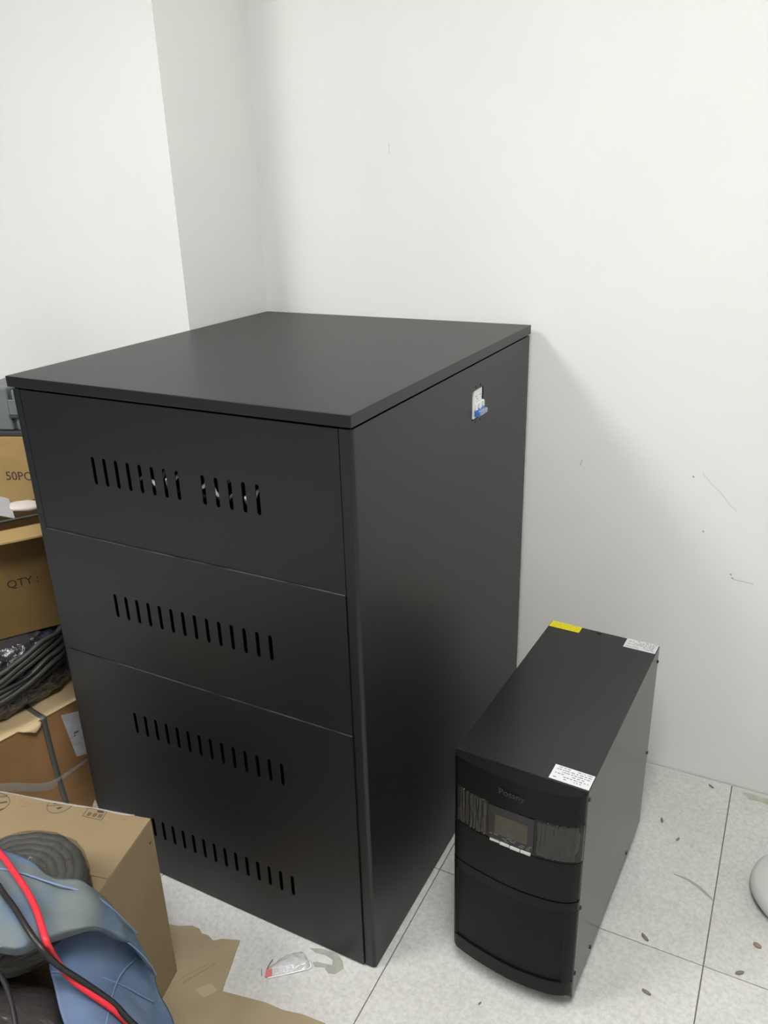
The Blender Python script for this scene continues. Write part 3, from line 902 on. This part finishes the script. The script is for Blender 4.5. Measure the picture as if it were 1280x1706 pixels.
BLACK = [(0.3553, -0.483, 0.548), (0.4324, -0.5102, 0.551), (0.4747, -0.524, 0.556), (0.5292, -0.5434, 0.558), (0.566, -0.5516, 0.545), (0.567, -0.5423, 0.515), (0.5601, -0.5275, 0.48), (0.5782, -0.51, 0.44), (0.6089, -0.4928, 0.395), (0.6336, -0.4883, 0.365), (0.6669, -0.4686, 0.3)]
THIN = [(0.4716, -0.5748, 0.5), (0.5159, -0.5891, 0.502), (0.5464, -0.6027, 0.502), (0.5797, -0.622, 0.498), (0.6201, -0.6505, 0.49)]
FOLD = [[(x - 0.20, y - 0.045, 0.432 + 0.006 * k) for k, (x, y, z) in enumerate(FOLD[0])],
        [(x - 0.11, y - 0.025, z - 0.035) for x, y, z in FOLD[0]]] + FOLD      # the rest of the trousers, lying on the carton
jeans = thing('denim_trousers', 'faded blue denim trousers draped over the tan carton and cable coil', 'trousers', (0.47, -0.45, DH))
JO = Vector((0.47, -0.45, DH))
def loc(rows): return [[tuple(Vector(p) - JO) for p in r] for r in rows]
fo = sheet('folded_leg', loc(FOLD), 'denim_faded', jeans, 10, 10, 0.004, 0.006, 22)
lo = sheet('hanging_leg', loc(LEG), 'denim', jeans, 10, 10, 0.003, 0.006, 18)
def seam(name, o, idx, r=0.0012, lift=0.0005, mt='denim_seam'):
    g = SURF[o.name]
    pts = []
    for i, j in idx:
        p, n = g[i][j]
        if n.z < 0: n = -n
        pts.append(p + n * (lift + 0.0042))
    keep = pts[::6] + ([pts[-1]] if (len(pts) - 1) % 6 else [])
    for _ in range(2):
        keep = [keep[0]] + [(keep[k - 1] + keep[k] * 2 + keep[k + 1]) / 4 for k in range(1, len(keep) - 1)] + [keep[-1]]
    bm = bmesh.new(); add_tube(bm, catmull(keep, 6), r, 6); from_bm(name, bm, mt, o, smooth=True)
nF, mF = len(SURF[fo.name]), len(SURF[fo.name][0])
nL, mL = len(SURF[lo.name]), len(SURF[lo.name][0])
seam('hem_stitch', fo, [(i, 31) for i in range(nF)])
seam('waist_seam', fo, [(i, 6) for i in range(0, nF - 8)], 0.0016)
seam('leg_seam', lo, [(4 + i, max(0, min(mL - 1, 30 - (i * 2) // 3))) for i in range(0, nL - 6)], lift=-0.0015)
seam('leg_seam', lo, [(min(nL - 1, 14 + j // 5), j) for j in range(0, 34)], lift=-0.0015)

tag(tube('cable_lead', RED, 0.0048, 'cable_red', None, 10, 12), 'bright red cable lead lying across the blue denim', 'cable')
tag(tube('cable_lead', BLACK, 0.0044, 'cable_black', None, 10, 12), 'black cable lead crossing the red one on the denim', 'cable')
tag(tube('cable_lead', THIN, 0.0036, 'cable_black', None, 10, 10), 'thin black cable on the dark plastic sack, at the lower left edge', 'cable')

# ---------------------------------------------------------------- on the floor
def flat_sheet(name, outline, material, thick, label, cat, bumpy=0.0):
    bm = bmesh.new()
    vv = [bm.verts.new((x, y, 0.0003)) for x, y in outline]
    bm.faces.new(vv)
    r = bmesh.ops.extrude_face_region(bm, geom=list(bm.faces))
    for e in r['geom']:
        if isinstance(e, bmesh.types.BMVert): e.co.z += thick
    o = from_bm(name, bm, material)
    return tag(o, label, cat)
ks = flat_sheet('cardboard_sheet', [(0.30, -0.108), (0.335, -0.098), (0.362, -0.084), (0.382, -0.083), (0.395, -0.090), (0.412, -0.088), (0.430, -0.094), (0.445, -0.081), (0.482, -0.067),
                (0.503, -0.125), (0.523, -0.182), (0.57, -0.172), (0.62, -0.162), (0.66, -0.160), (0.70, -0.150), (0.75, -0.146), (0.80, -0.16), (0.84, -0.30), (0.70, -0.47), (0.45, -0.36), (0.34, -0.33)],
                'kraft_floor', 0.003, 'torn flat sheet of brown cardboard on the floor under the tan carton', 'cardboard')
quads('crease', [[(0.435, -0.205, 0.0034), (0.470, -0.135, 0.0034), (0.472, -0.1365, 0.0034), (0.439, -0.206, 0.0034)],
                 [(0.425, -0.20, 0.0034), (0.457, -0.142, 0.0034), (0.4585, -0.143, 0.0034), (0.427, -0.201, 0.0034)]], 'kraft_crease', ks, 0.0003)
quads('pale_patch', [[(0.470, -0.205, 0.0034), (0.492, -0.178, 0.0034), (0.514, -0.185, 0.0034), (0.500, -0.210, 0.0034)]], 'kraft_patch', ks, 0.0003)

# little clear packet with a red corner
pk = thing('plastic_packet', 'small clear plastic packet with a red corner, on the floor in front of the cabinet', 'packet', (0.61, -0.07, 0.0))
def pl(x, y, z=0.0): return (x - 0.61, y + 0.07, z)
sheet('film', [[pl(0.584, -0.114, 0.001), pl(0.615, -0.094, 0.001), pl(0.655, -0.060, 0.002)],
               [pl(0.582, -0.098, 0.008), pl(0.612, -0.075, 0.012), pl(0.650, -0.048, 0.009)],
               [pl(0.586, -0.075, 0.004), pl(0.603, -0.055, 0.010), pl(0.632, -0.036, 0.007)],
               [pl(0.592, -0.055, 0.001), pl(0.606, -0.040, 0.001), pl(0.620, -0.030, 0.001)]], 'foil', pk, 6, 6, 0.0003, 0.0025, 90)
tube('packet_rim', [pl(0.590, -0.115, 0.0025), pl(0.612, -0.097, 0.0025), pl(0.637, -0.076, 0.003), pl(0.658, -0.056, 0.003), pl(0.652, -0.046, 0.006)], 0.0013, 'foil_edge', pk, 6, 6)
quads('red_corner', [[pl(0.585, -0.117, 0.003), pl(0.597, -0.108, 0.003), pl(0.590, -0.097, 0.009), pl(0.580, -0.104, 0.009)]], 'red_tag', pk, 0.0006)
tube('packet_crease', [pl(0.580, -0.103, 0.008), pl(0.577, -0.088, 0.007), pl(0.576, -0.075, 0.004)], 0.0008, 'print_grey', pk, 4, 6)
tube('packet_crease', [pl(0.575, -0.115, 0.001), pl(0.566, -0.102, 0.001)], 0.0008, 'print_grey', pk, 4, 6)

def floor_patch(name, outline, material, label, cat, h=0.0004):
    o = quads(name, [[(x, y, 0.0002) for x, y in outline]], material, None, h)
    return tag(o, label, cat)
floor_patch('tape_residue', [(0.630, -0.014), (0.655, -0.003), (0.690, 0.002), (0.712, -0.010), (0.722, -0.024), (0.712, -0.043), (0.698, -0.048), (0.684, -0.040), (0.664, -0.048), (0.655, -0.040),
                             (0.662, -0.035), (0.686, -0.030), (0.696, -0.028), (0.690, -0.016), (0.670, -0.013), (0.648, -0.018)], 'tape_residue',
            'greyish hook-shaped tape residue on the floor beside the clear packet', 'tape residue')

def scuff(pts, w, z=0.0004):
    out = []
    P_ = catmull([(x, y, 0) for x, y in pts], 6)
    n = len(P_)
    L_, R_ = [], []
    for i, p in enumerate(P_):
        t_ = P_[min(i + 1, n - 1)] - P_[max(i - 1, 0)]; t_.normalize()
        k = w * (0.15 + 0.85 * math.sin(PI * (0.05 + 0.9 * i / (n - 1))))
        s_ = Vector((-t_.y, t_.x, 0)) * k / 2
        L_.append(p + s_); R_.append(p - s_)
    return [[tuple(L_[i]), tuple(L_[i + 1]), tuple(R_[i + 1]), tuple(R_[i])] for i in range(n - 1)]
sm = quads('scuff_mark', [[(x, y, 0.0002) for x, y, _ in q] for q in scuff([(1.300, 0.541), (1.330, 0.538), (1.357, 0.527), (1.380, 0.511), (1.3935, 0.500)], 0.0078)], 'scuff', None, 0.0003)
tag(sm, 'curved grey scuff mark on the floor tile right of the power supply', 'scuff mark')
floor_patch('floor_stain', [(1.417, 0.905), (1.43, 0.921 - 0.012), (1.52, 0.908), (1.56, 0.905), (1.55, 0.884), (1.50, 0.880), (1.46, 0.889), (1.435, 0.885)], 'stain',
            'yellow-green stain on the floor along the foot of the wall', 'stain')

# bits of dirt
def crumb(x, y, rot, l, w, material, label):
    bm = bmesh.new()
    n = 8
    rings = []
    for i in range(5):
        t_ = -1 + 2 * i / 4
        rad = w * (0.35 + 0.65 * math.sqrt(max(0, 1 - t_ * t_)))
        rings.append([bm.verts.new((t_ * l / 2, rad / 2 * math.cos(2 * PI * k / n), w * 0.32 + w * 0.32 * math.sin(2 * PI * k / n))) for k in range(n)])
    for A, B in zip(rings, rings[1:]):
        for k in range(n): bm.faces.new((A[k], A[(k + 1) % n], B[(k + 1) % n], B[k]))
    bm.faces.new(rings[0][::-1]); bm.faces.new(rings[-1])
    o = from_bm('dirt_crumb', bm, material, None, True)
    o.location = (x, y, 0.0002); o.rotation_euler.z = rot
    tag(o, label, 'dirt crumb', 'crumbs of dirt on the floor tiles')
crumb(1.244, 0.707, 1.9, 0.017, 0.0060, 'debris', 'dark crumb near the power supply, left one of the pair below the wall')
crumb(1.291, 0.657, 1.2, 0.013, 0.0055, 'debris', 'small dark crumb, right one of the pair below the wall')
crumb(1.340, 0.893, -0.6, 0.016, 0.0060, 'debris', 'dark crumb right at the foot of the back wall')
crumb(1.274, 0.332, -0.7, 0.020, 0.0080, 'debris', 'long dark crumb beside the tile joint right of the power supply')
crumb(1.302, 0.202, -0.25, 0.018, 0.0080, 'debris', 'dark crumb nearest the bottom of the photo, right of the power supply')
crumb(1.492, 0.416, -0.3, 0.016, 0.0110, 'debris_brown', 'brown crumb below the white plastic object')
crumb(1.465, 0.331, 0.6, 0.018, 0.0085, 'debris', 'dark crumb by the tile crossing at the right')
crumb(1.008, 0.030, 1.2, 0.008, 0.0040, 'debris', 'tiny dark crumb in front of the power supply')

# rounded white plastic object at the right edge
wp = tag(lathe('plastic_basin', [(0.095, 0.0005), (0.118, 0.006), (0.128, 0.022), (0.126, 0.034), (0.115, 0.044), (0.085, 0.050), (0.03, 0.053), (0.005, 0.0535)], 'white_plastic', None, 40),
         'upturned white plastic basin on the floor, cut off by the right photo edge', 'basin')
wp.location = (1.588, 0.585, 0)
